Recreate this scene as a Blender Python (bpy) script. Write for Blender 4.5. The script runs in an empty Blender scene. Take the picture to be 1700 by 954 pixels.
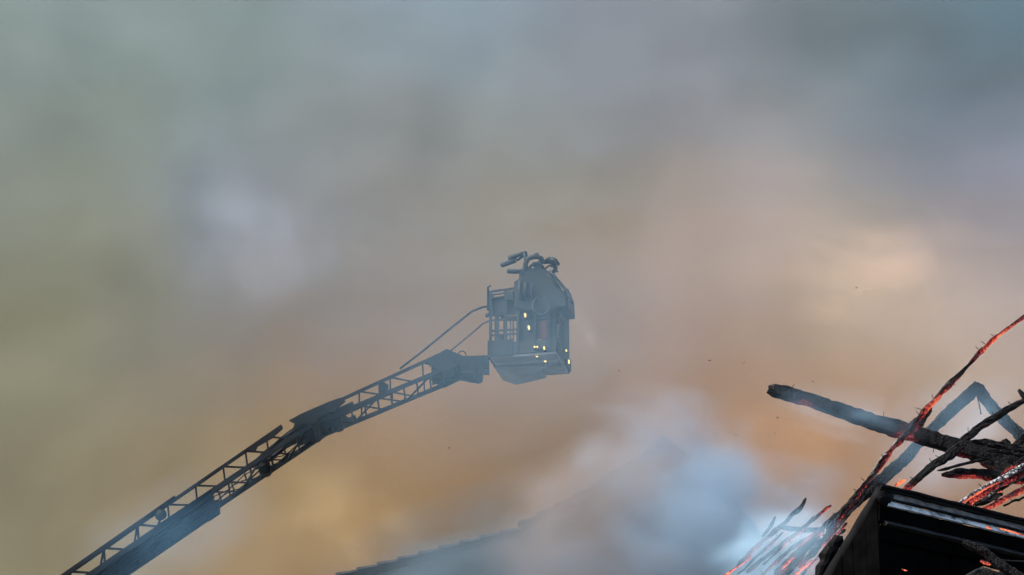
import bpy, math, random
from mathutils import Vector, Matrix, noise

S = bpy.context.scene
C = S.collection

# ------------------------------------------------------------------ camera
PITCH = math.radians(20.0)
W = 0.36
cam_d = bpy.data.cameras.new('camera')
cam_d.lens = 100.0
cam_d.sensor_width = 36.0
cam_d.clip_start = 0.1
cam_d.clip_end = 3000.0
cam = bpy.data.objects.new('camera', cam_d)
C.objects.link(cam)
cam.location = (0, 0, 1.7)
cam.rotation_euler = (math.radians(90) + PITCH, 0, 0)
S.camera = cam

# ------------------------------------------------------------------ sky and sun
SUN_TO = Vector((-0.66, -0.24, 0.72)).normalized()
elev = math.asin(SUN_TO.z)
world = bpy.data.worlds.new('World')
S.world = world
world.use_nodes = True
wn = world.node_tree
bg = wn.nodes['Background']
skyt = wn.nodes.new('ShaderNodeTexSky')
skyt.sky_type = 'NISHITA'
skyt.sun_disc = False
skyt.sun_elevation = elev
skyt.sun_rotation = math.atan2(SUN_TO.x, SUN_TO.y)
skyt.air_density = 1.0
skyt.dust_density = 2.0
wn.links.new(skyt.outputs['Color'], bg.inputs['Color'])
bg.inputs['Strength'].default_value = 0.10

sun_d = bpy.data.lights.new('sun', 'SUN')
sun_d.energy = 2.8
sun_d.angle = math.radians(12.0)
sun_d.color = (1.0, 0.94, 0.86)
sun = bpy.data.objects.new('sun', sun_d)
C.objects.link(sun)
sun.rotation_euler = SUN_TO.to_track_quat('Z', 'Y').to_euler()

S.view_settings.view_transform = 'Standard'
S.view_settings.look = 'None'
S.view_settings.exposure = 1.75
S.view_settings.gamma = 1.0
cy = S.cycles
cy.use_denoising = True
try:
    cy.denoiser = 'OPENIMAGEDENOISE'
    cy.denoising_prefilter = 'ACCURATE'
except Exception:
    pass
cy.use_adaptive_sampling = True
cy.adaptive_threshold = 0.07
cy.max_bounces = 4
cy.diffuse_bounces = 2
cy.glossy_bounces = 2
cy.volume_bounces = 1
cy.volume_step_rate = 1.0
cy.volume_max_steps = 96

# ------------------------------------------------------------------ helpers
SIN, COS = math.sin(PITCH), math.cos(PITCH)
CAM = Vector((0, 0, 1.7))


def ray(px, py):
    u = (px - 850.0) / 1700.0 * W
    v = (477.0 - py) / 1700.0 * W
    return Vector((u, COS - v * SIN, SIN + v * COS))


def at(px, py, Y):
    """the point on the upright plane y = Y that stands there"""
    r = ray(px, py)
    return CAM + r * (Y / r.y)


def ppm(Y):
    """photo pixels per metre at distance Y"""
    return 1700.0 / (W * Y / COS)


def mesh(name, verts, faces, mat, parent=None, smooth=False):
    me = bpy.data.meshes.new(name)
    me.from_pydata([tuple(v) for v in verts], [], faces)
    me.update()
    if mat:
        me.materials.append(mat)
    if smooth:
        for p in me.polygons:
            p.use_smooth = True
    o = bpy.data.objects.new(name, me)
    C.objects.link(o)
    if parent:
        o.parent = parent
        o.matrix_parent_inverse = pmat(parent).inverted()
    return o


def pmat(o):
    m = o.matrix_basis.copy()
    if o.parent:
        return pmat(o.parent) @ o.matrix_parent_inverse @ m
    return m


def thing(name, label, cat, loc, group=None):
    o = bpy.data.objects.new(name, None)
    o.empty_display_size = 0.2
    C.objects.link(o)
    o.location = loc
    return tag(o, label, cat, group)


def tag(o, label, cat, group=None, kind=None):
    o['label'] = label
    o['category'] = cat
    if group:
        o['group'] = group
    if kind:
        o['kind'] = kind
    return o


class MB:
    """collects simple shapes into one mesh"""

    def __init__(self):
        self.v, self.f = [], []

    def add(self, vs, fs):
        n = len(self.v)
        self.v += [Vector(v) for v in vs]
        self.f += [tuple(i + n for i in f) for f in fs]
        return self

    def hexa(self, b, t):
        """four bottom points, four top points"""
        return self.add(list(b) + list(t), [(3, 2, 1, 0), (4, 5, 6, 7), (0, 1, 5, 4), (1, 2, 6, 5), (2, 3, 7, 6), (3, 0, 4, 7)])

    def box(self, o, a, b, c):
        """box spanned by the vectors a, b, c from corner o"""
        o, a, b, c = Vector(o), Vector(a), Vector(b), Vector(c)
        return self.hexa([o, o + a, o + a + b, o + b], [o + c, o + a + c, o + a + b + c, o + b + c])

    def bar(self, p, q, w, h, up=Vector((0, 0, 1))):
        p, q = Vector(p), Vector(q)
        t = (q - p).normalized()
        s = t.cross(up)
        if s.length < 1e-4:
            s = t.cross(Vector((1, 0, 0)))
        s.normalize()
        u = s.cross(t).normalized()
        o = p - s * (w / 2) - u * (h / 2)
        return self.box(o, q - p, s * w, u * h)

    def tube(self, pts, r, n=8, cap=True):
        pts = [Vector(p) for p in pts]
        rs = r if isinstance(r, (list, tuple)) else [r] * len(pts)
        rings = []
        ref = Vector((0.13, 0.31, 0.94)).normalized()
        base = len(self.v)
        for i, p in enumerate(pts):
            t = (pts[min(i + 1, len(pts) - 1)] - pts[max(i - 1, 0)]).normalized()
            a = t.cross(ref)
            if a.length < 1e-3:
                a = t.cross(Vector((1, 0, 0)))
            a.normalize()
            b = a.cross(t)
            for k in range(n):
                an = 2 * math.pi * k / n
                self.v.append(p + (a * math.cos(an) + b * math.sin(an)) * rs[i])
        for i in range(len(pts) - 1):
            for k in range(n):
                self.f.append((base + i * n + k, base + i * n + (k + 1) % n, base + (i + 1) * n + (k + 1) % n, base + (i + 1) * n + k))
        if cap:
            self.f.append(tuple(base + k for k in reversed(range(n))))
            self.f.append(tuple(base + (len(pts) - 1) * n + k for k in range(n)))
        return self

    def build(self, name, mat, parent=None, smooth=False):
        return mesh(name, self.v, self.f, mat, parent, smooth)


# ------------------------------------------------------------------ materials
def nodes_of(name):
    m = bpy.data.materials.new(name)
    m.use_nodes = True
    return m, m.node_tree.nodes, m.node_tree.links, m.node_tree.nodes['Principled BSDF']


def surf(name, col, rough=0.6, metal=0.0, var=0.35, scale=3.0, bump=0.15, spec=0.08):
    m, N, L, B = nodes_of(name)
    tc = N.new('ShaderNodeTexCoord')
    nz = N.new('ShaderNodeTexNoise')
    nz.inputs['Scale'].default_value = scale
    nz.inputs['Detail'].default_value = 6
    L.new(tc.outputs['Object'], nz.inputs['Vector'])
    rp = N.new('ShaderNodeMapRange')
    rp.inputs['From Min'].default_value = 0.3
    rp.inputs['From Max'].default_value = 0.7
    rp.inputs['To Min'].default_value = 1 - var
    rp.inputs['To Max'].default_value = 1 + var
    L.new(nz.outputs['Fac'], rp.inputs['Value'])
    mx = N.new('ShaderNodeVectorMath')
    mx.operation = 'SCALE'
    mx.inputs[0].default_value = col
    L.new(rp.outputs['Result'], mx.inputs['Scale'])
    L.new(mx.outputs['Vector'], B.inputs['Base Color'])
    B.inputs['Roughness'].default_value = rough
    B.inputs['Metallic'].default_value = metal
    B.inputs['Specular IOR Level'].default_value = spec
    bp = N.new('ShaderNodeBump')
    bp.inputs['Strength'].default_value = bump
    bp.inputs['Distance'].default_value = 0.02
    L.new(nz.outputs['Fac'], bp.inputs['Height'])
    L.new(bp.outputs['Normal'], B.inputs['Normal'])
    return m


def char_mat(name, thresh, glow=4.0, ash=0.5, crack=False, ember_scale=34.0):
    """charred wood: black char, settled ash, glowing embers where the vertex attribute glow_level and a noise are both high"""
    m, N, L, B = nodes_of(name)
    geo = N.new('ShaderNodeNewGeometry')
    n1 = N.new('ShaderNodeTexNoise')
    n1.inputs['Scale'].default_value = ember_scale
    n1.inputs['Detail'].default_value = 5
    n1.inputs['Roughness'].default_value = 0.8
    L.new(geo.outputs['Position'], n1.inputs['Vector'])
    heat = N.new('ShaderNodeAttribute')
    heat.attribute_name = 'glow_level'
    su = N.new('ShaderNodeMath')
    su.operation = 'ADD'
    L.new(n1.outputs['Fac'], su.inputs[0])
    L.new(heat.outputs['Fac'], su.inputs[1])
    mr = N.new('ShaderNodeMapRange')
    mr.inputs['From Min'].default_value = thresh
    mr.inputs['From Max'].default_value = thresh + 0.30
    L.new(su.outputs['Value'], mr.inputs['Value'])
    ramp = N.new('ShaderNodeValToRGB')
    e = ramp.color_ramp.elements
    e[0].position = 0.0
    e[0].color = (0, 0, 0, 1)
    e[1].position = 1.0
    e[1].color = (1.0, 0.24, 0.10, 1)
    k = e.new(0.25)
    k.color = (0.09, 0.007, 0.011, 1)
    k = e.new(0.6)
    k.color = (0.42, 0.05, 0.032, 1)
    L.new(mr.outputs['Result'], ramp.inputs['Fac'])
    L.new(ramp.outputs['Color'], B.inputs['Emission Color'])
    B.inputs['Emission Strength'].default_value = glow
    # ash: pale where the attribute ash and a finer noise are high
    n2 = N.new('ShaderNodeTexNoise')
    n2.inputs['Scale'].default_value = 30.0
    n2.inputs['Detail'].default_value = 4
    n2.inputs['Roughness'].default_value = 0.75
    L.new(geo.outputs['Position'], n2.inputs['Vector'])
    aa = N.new('ShaderNodeAttribute')
    aa.attribute_name = 'ash'
    s2 = N.new('ShaderNodeMath')
    s2.operation = 'ADD'
    L.new(n2.outputs['Fac'], s2.inputs[0])
    L.new(aa.outputs['Fac'], s2.inputs[1])
    m2 = N.new('ShaderNodeMapRange')
    m2.inputs['From Min'].default_value = 1.25 - ash
    m2.inputs['From Max'].default_value = 1.45 - ash
    L.new(s2.outputs['Value'], m2.inputs['Value'])
    fac = m2.outputs['Result']
    vor = N.new('ShaderNodeTexVoronoi')
    vor.feature = 'DISTANCE_TO_EDGE'
    vor.inputs['Scale'].default_value = 24.0
    L.new(geo.outputs['Position'], vor.inputs['Vector'])
    cr = N.new('ShaderNodeMapRange')
    cr.inputs['From Min'].default_value = 0.02
    cr.inputs['From Max'].default_value = 0.16
    L.new(vor.outputs['Distance'], cr.inputs['Value'])
    if crack:
        mu = N.new('ShaderNodeMath')
        mu.operation = 'MULTIPLY'
        L.new(fac, mu.inputs[0])
        L.new(cr.outputs['Result'], mu.inputs[1])
        fac = mu.outputs['Value']
    mix = N.new('ShaderNodeMix')
    mix.data_type = 'RGBA'
    mix.inputs['A'].default_value = (0.004, 0.004, 0.0045, 1)
    mix.inputs['B'].default_value = (0.30, 0.30, 0.31, 1)
    L.new(fac, mix.inputs['Factor'])
    L.new(mix.outputs['Result'], B.inputs['Base Color'])
    B.inputs['Roughness'].default_value = 0.9
    B.inputs['Specular IOR Level'].default_value = 0.15
    bp = N.new('ShaderNodeBump')
    bp.inputs['Strength'].default_value = 0.7
    bp.inputs['Distance'].default_value = 0.012
    L.new(cr.outputs['Result'], bp.inputs['Height'])
    L.new(bp.outputs['Normal'], B.inputs['Normal'])
    return m


def glow_mat(name, col, strength):
    m, N, L, B = nodes_of(name)
    B.inputs['Base Color'].default_value = (0.05, 0.045, 0.03, 1)
    B.inputs['Specular IOR Level'].default_value = 0.1
    B.inputs['Emission Color'].default_value = (*col, 1)
    B.inputs['Emission Strength'].default_value = strength
    return m


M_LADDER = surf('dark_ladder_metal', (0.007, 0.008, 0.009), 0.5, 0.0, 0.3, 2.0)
M_LADDER2 = surf('blackish_ladder_metal', (0.0035, 0.0035, 0.0035), 0.6, 0.0, 0.4, 4.0)  # even tone, darker than the other ladder metal
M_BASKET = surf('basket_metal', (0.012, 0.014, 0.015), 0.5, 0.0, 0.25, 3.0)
M_BASKET_P = surf('basket_panel', (0.02, 0.022, 0.023), 0.55, 0.0, 0.3, 2.0)
M_RED = surf('basket_red_panel', (0.05, 0.02, 0.018), 0.5, 0.0, 0.25, 3.0)
M_UNDER = surf('basket_underside', (0.26, 0.24, 0.225), 0.5, 0.0, 0.2, 2.0)
M_RUBBER = surf('black_rubber', (0.012, 0.012, 0.013), 0.7)
M_GLASS = surf('lamp_glass', (0.010, 0.012, 0.014), 0.6)
M_LIT = glow_mat('lit_lens', (1.0, 0.72, 0.24), 0.40)
M_TILE = surf('roof_tile', (0.06, 0.05, 0.048), 0.8, 0, 0.4, 5.0)
M_GABLE = surf('gable_boards', (0.05, 0.045, 0.042), 0.8, 0, 0.3, 3.0)
M_SOOT = surf('soot_black_metal', (0.003, 0.003, 0.0033), 0.7, 0, 0.6, 4.0, 0.4, 0.05)
M_SOOTW = surf('soot_black_boards', (0.0013, 0.0013, 0.0014), 0.95, 0, 0.6, 6.0, 0.6, 0.01)
M_LEDGE = surf('sooty_grey_metal', (0.012, 0.012, 0.012), 0.5, 0, 0.5, 5.0, 0.3)
M_CHAR = char_mat('charred_wood', 0.90, 0.5, 0.16)
M_CHARH = char_mat('glowing_charred_wood', 0.84, 0.42, 0.25)
M_CHARA = char_mat('ash_cracked_wood', 0.92, 0.42, 0.58, crack=True)
M_NAIL = surf('rusty_nail', (0.02, 0.015, 0.013), 0.7)
M_FLAKE = surf('ash_flake', (0.03, 0.028, 0.026), 0.9)

# peeling pale tone painted in for sky reflected by sloping metal
def patchy(name, white, black, scale, lo, hi):
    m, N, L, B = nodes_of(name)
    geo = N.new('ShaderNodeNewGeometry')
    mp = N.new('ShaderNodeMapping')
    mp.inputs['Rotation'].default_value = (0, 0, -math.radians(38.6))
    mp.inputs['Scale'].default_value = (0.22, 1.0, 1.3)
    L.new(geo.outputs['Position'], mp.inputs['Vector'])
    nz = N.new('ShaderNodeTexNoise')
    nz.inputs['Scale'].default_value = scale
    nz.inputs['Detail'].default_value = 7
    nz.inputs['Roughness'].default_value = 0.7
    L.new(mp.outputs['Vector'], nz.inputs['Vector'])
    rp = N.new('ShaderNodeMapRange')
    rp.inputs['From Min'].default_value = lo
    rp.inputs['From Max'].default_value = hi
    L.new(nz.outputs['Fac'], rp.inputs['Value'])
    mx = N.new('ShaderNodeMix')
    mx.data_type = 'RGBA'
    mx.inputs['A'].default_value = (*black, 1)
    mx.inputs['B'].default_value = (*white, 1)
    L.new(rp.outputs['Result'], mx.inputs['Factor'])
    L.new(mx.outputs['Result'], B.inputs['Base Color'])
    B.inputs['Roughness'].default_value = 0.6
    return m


M_SHEEN = patchy('painted_sky_sheen', (0.46, 0.49, 0.51), (0.02, 0.02, 0.02), 10.0, 0.36, 0.54)
M_SHEENG = patchy('sooty_channel_metal', (0.13, 0.13, 0.12), (0.012, 0.012, 0.012), 12.0, 0.42, 0.72)


# ------------------------------------------------------------------ smoke
def smoke_mat(name, col, dens, scatter_only=False, nscale=1.6, lo=0.35, hi=0.65, inner=0.15, seed=0.0, aniso=0.0, detail=3.0, warp=0.35):
    m = bpy.data.materials.new(name)
    m.use_nodes = True
    N, L = m.node_tree.nodes, m.node_tree.links
    N.clear()
    out = N.new('ShaderNodeOutputMaterial')
    if scatter_only:
        v = N.new('ShaderNodeVolumeScatter')
        v.inputs['Anisotropy'].default_value = aniso
    else:
        v = N.new('ShaderNodeVolumePrincipled')
        v.inputs['Anisotropy'].default_value = aniso
    v.inputs['Color'].default_value = (*col, 1)
    L.new(v.outputs['Volume'], out.inputs['Volume'])
    tc = N.new('ShaderNodeTexCoord')
    nz = N.new('ShaderNodeTexNoise')
    nz.inputs['Scale'].default_value = nscale
    nz.inputs['Detail'].default_value = detail
    nz.inputs['Roughness'].default_value = 0.5
    off = N.new('ShaderNodeVectorMath')
    off.operation = 'ADD'
    off.inputs[1].default_value = (seed * 7.31, seed * 3.17, seed * 5.77)
    L.new(tc.outputs['Object'], off.inputs[0])
    L.new(off.outputs['Vector'], nz.inputs['Vector'])
    ln = N.new('ShaderNodeVectorMath')
    ln.operation = 'LENGTH'
    L.new(tc.outputs['Object'], ln.inputs[0])
    # the noise also pushes the outline in and out
    wa = N.new('ShaderNodeMath')
    wa.operation = 'MULTIPLY_ADD'
    wa.inputs[1].default_value = -warp * 2
    L.new(nz.outputs['Fac'], wa.inputs[0])
    wb = N.new('ShaderNodeMath')
    wb.operation = 'ADD'
    wb.inputs[1].default_value = warp
    L.new(ln.outputs['Value'], wb.inputs[0])
    L.new(wb.outputs['Value'], wa.inputs[2])
    fo = N.new('ShaderNodeMapRange')
    fo.interpolation_type = 'SMOOTHSTEP'
    fo.inputs['From Min'].default_value = 1.0 - warp * 0.4
    fo.inputs['From Max'].default_value = inner
    L.new(wa.outputs['Value'], fo.inputs['Value'])
    rim = N.new('ShaderNodeMapRange')
    rim.interpolation_type = 'SMOOTHSTEP'
    rim.inputs['From Min'].default_value = 0.99
    rim.inputs['From Max'].default_value = 0.75
    L.new(ln.outputs['Value'], rim.inputs['Value'])
    nr = N.new('ShaderNodeMapRange')
    nr.inputs['From Min'].default_value = lo
    nr.inputs['From Max'].default_value = hi
    nr.inputs['To Max'].default_value = dens
    L.new(nz.outputs['Fac'], nr.inputs['Value'])
    mu = N.new('ShaderNodeMath')
    mu.operation = 'MULTIPLY'
    L.new(fo.outputs['Result'], mu.inputs[0])
    L.new(nr.outputs['Result'], mu.inputs[1])
    mv = N.new('ShaderNodeMath')
    mv.operation = 'MULTIPLY'
    L.new(mu.outputs['Value'], mv.inputs[0])
    L.new(rim.outputs['Result'], mv.inputs[1])
    L.new(mv.outputs['Value'], v.inputs['Density'])
    return m


def ball(name, mat, loc, rad, rot=0.0):
    vs, fs = [], []
    nu, nv = 20, 12
    vs.append((0, 0, 1))
    for j in range(1, nv):
        th = math.pi * j / nv
        for i in range(nu):
            ph = 2 * math.pi * i / nu
            vs.append((math.sin(th) * math.cos(ph), math.sin(th) * math.sin(ph), math.cos(th)))
    vs.append((0, 0, -1))
    for i in range(nu):
        fs.append((0, 1 + i, 1 + (i + 1) % nu))
        fs.append((len(vs) - 1, 1 + (nv - 2) * nu + (i + 1) % nu, 1 + (nv - 2) * nu + i))
    for j in range(nv - 2):
        for i in range(nu):
            fs.append((1 + j * nu + i, 1 + (j + 1) * nu + i, 1 + (j + 1) * nu + (i + 1) % nu, 1 + j * nu + (i + 1) % nu))
    o = mesh(name, vs, fs, mat)
    o.location = loc
    o.scale = rad
    o.rotation_euler = (0, rot, 0)
    return o


def lin(c):
    return tuple(((x / 255.0) / 12.92 if x / 255.0 <= 0.04045 else ((x / 255.0 + 0.055) / 1.055) ** 2.4) for x in c)


GAIN = (1.7, 1.7, 1.7)


def tone(c):
    return tuple(min(0.98, x * g) for x, g in zip(lin(c), GAIN))


def cloud(name, label, px, py, rx, rz, Y, ry, col, tau, rot=0.0, seed=0.0, scatter=False, **kw):
    """a smoke cloud at its own distance: rx, rz in photo pixels there, ry in metres, tau the optical depth through its middle"""
    s = ppm(Y)
    dens = tau / (1.1 * ry)
    m = smoke_mat(name + '_volume', col if scatter else tone(col), dens, scatter_only=scatter, seed=seed, **kw)
    o = ball(name, m, at(px, py, Y), (rx / s, ry, rz / s), rot)
    return tag(o, label, 'smoke', 'smoke clouds', 'stuff')


# colours of the rolling smoke bank, smoke tint with filtered light worked in: rows from high to low (photo line), each from left to right
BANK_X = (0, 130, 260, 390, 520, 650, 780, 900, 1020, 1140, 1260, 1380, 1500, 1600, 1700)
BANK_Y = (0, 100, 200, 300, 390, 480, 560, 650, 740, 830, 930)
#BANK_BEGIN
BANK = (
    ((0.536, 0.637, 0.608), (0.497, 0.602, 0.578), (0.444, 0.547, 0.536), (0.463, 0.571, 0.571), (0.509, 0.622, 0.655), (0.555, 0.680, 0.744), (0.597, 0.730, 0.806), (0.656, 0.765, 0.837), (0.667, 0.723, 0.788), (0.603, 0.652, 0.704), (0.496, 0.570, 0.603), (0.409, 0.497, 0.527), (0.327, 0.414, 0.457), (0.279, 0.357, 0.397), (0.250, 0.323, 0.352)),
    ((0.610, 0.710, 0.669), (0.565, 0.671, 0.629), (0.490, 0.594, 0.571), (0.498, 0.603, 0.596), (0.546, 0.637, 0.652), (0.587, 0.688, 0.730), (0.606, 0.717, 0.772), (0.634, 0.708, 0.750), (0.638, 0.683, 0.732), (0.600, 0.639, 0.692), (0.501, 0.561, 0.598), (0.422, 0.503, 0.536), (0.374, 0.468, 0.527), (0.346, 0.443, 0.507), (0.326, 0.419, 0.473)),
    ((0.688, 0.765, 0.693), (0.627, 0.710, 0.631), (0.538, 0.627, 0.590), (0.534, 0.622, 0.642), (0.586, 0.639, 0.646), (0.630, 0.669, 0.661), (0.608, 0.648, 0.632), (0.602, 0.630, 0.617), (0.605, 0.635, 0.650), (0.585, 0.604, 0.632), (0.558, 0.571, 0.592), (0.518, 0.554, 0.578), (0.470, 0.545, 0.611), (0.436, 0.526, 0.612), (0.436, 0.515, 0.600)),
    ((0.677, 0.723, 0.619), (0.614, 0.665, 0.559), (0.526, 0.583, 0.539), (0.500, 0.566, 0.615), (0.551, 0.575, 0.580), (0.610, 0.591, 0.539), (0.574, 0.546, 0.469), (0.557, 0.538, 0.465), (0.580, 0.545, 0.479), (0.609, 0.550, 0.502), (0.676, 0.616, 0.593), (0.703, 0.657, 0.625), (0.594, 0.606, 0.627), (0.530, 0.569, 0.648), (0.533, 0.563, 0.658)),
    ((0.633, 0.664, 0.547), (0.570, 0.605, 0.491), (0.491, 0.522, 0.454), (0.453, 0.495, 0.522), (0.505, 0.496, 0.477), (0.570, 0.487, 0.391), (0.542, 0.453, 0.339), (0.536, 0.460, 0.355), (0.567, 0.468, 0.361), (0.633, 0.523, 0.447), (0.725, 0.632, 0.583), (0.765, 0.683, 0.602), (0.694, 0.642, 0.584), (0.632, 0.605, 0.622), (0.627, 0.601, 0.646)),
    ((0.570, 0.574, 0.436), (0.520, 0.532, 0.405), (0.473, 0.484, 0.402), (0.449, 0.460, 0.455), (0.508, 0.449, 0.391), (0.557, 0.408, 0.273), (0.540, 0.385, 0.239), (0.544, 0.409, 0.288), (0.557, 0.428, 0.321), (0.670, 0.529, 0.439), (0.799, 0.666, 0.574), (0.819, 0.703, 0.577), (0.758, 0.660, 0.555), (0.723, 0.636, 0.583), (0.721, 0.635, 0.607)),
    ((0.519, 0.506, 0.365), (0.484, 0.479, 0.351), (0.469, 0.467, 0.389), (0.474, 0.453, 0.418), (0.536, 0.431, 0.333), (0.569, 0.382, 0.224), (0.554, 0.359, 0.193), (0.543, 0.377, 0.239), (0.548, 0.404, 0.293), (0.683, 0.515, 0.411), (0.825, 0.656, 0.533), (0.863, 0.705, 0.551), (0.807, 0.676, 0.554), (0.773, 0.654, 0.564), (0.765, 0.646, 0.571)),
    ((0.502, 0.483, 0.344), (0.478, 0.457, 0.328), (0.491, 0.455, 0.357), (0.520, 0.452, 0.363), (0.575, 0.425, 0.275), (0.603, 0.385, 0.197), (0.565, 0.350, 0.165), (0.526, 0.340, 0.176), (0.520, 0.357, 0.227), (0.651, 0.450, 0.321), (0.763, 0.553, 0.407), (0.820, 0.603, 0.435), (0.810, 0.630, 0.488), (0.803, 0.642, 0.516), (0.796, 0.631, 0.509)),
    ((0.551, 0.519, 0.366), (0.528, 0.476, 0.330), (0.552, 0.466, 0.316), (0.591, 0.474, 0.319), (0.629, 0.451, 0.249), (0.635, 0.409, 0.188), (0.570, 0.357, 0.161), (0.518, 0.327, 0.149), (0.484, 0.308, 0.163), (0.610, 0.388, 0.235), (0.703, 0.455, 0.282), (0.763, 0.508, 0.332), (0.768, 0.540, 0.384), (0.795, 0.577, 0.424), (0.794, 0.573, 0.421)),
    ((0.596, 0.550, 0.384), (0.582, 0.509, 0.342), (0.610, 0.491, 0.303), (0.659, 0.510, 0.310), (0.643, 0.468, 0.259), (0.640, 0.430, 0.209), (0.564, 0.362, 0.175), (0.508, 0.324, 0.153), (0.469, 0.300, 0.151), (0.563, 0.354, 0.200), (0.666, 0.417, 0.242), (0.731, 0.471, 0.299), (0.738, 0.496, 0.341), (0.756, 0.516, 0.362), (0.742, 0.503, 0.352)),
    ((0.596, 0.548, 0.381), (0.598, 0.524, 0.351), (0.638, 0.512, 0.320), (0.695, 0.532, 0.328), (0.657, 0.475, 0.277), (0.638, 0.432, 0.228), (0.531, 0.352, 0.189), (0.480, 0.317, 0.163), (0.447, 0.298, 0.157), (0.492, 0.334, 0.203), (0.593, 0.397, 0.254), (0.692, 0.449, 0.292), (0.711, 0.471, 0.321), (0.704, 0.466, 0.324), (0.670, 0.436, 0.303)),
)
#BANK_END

# single smoke clouds in front of the bank: name, label, middle (photo pixels), half width, half height, distance, half depth, colour, optical depth, tilt
CLOUDS = [
    ('slate_smoke_cloud', 'dark slate smoke in the upper right corner', 1690, 20, 300, 200, 64, 3, (84, 108, 120), 0.8, 0.2),
    ('lilac_smoke_puff', 'lilac smoke puff with a rounded head, left of the basket', 430, 390, 210, 220, 66, 3, (146, 154, 168), 0.42, -0.3),
    ('yellow_smoke_puff', 'yellowish smoke puff below the ladder joint', 560, 850, 190, 140, 65, 3, (168, 148, 112), 0.5, 0.3),
    ('orange_smoke_cloud', 'orange brown smoke left of the long charred beam', 1280, 745, 200, 130, 64, 3, (168, 130, 98), 0.45, -0.1),
    ('cream_smoke_cloud', 'pale cream smoke high above the charred beam', 1440, 450, 300, 170, 66, 3, (206, 172, 150), 0.45, 0.1),
]


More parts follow.
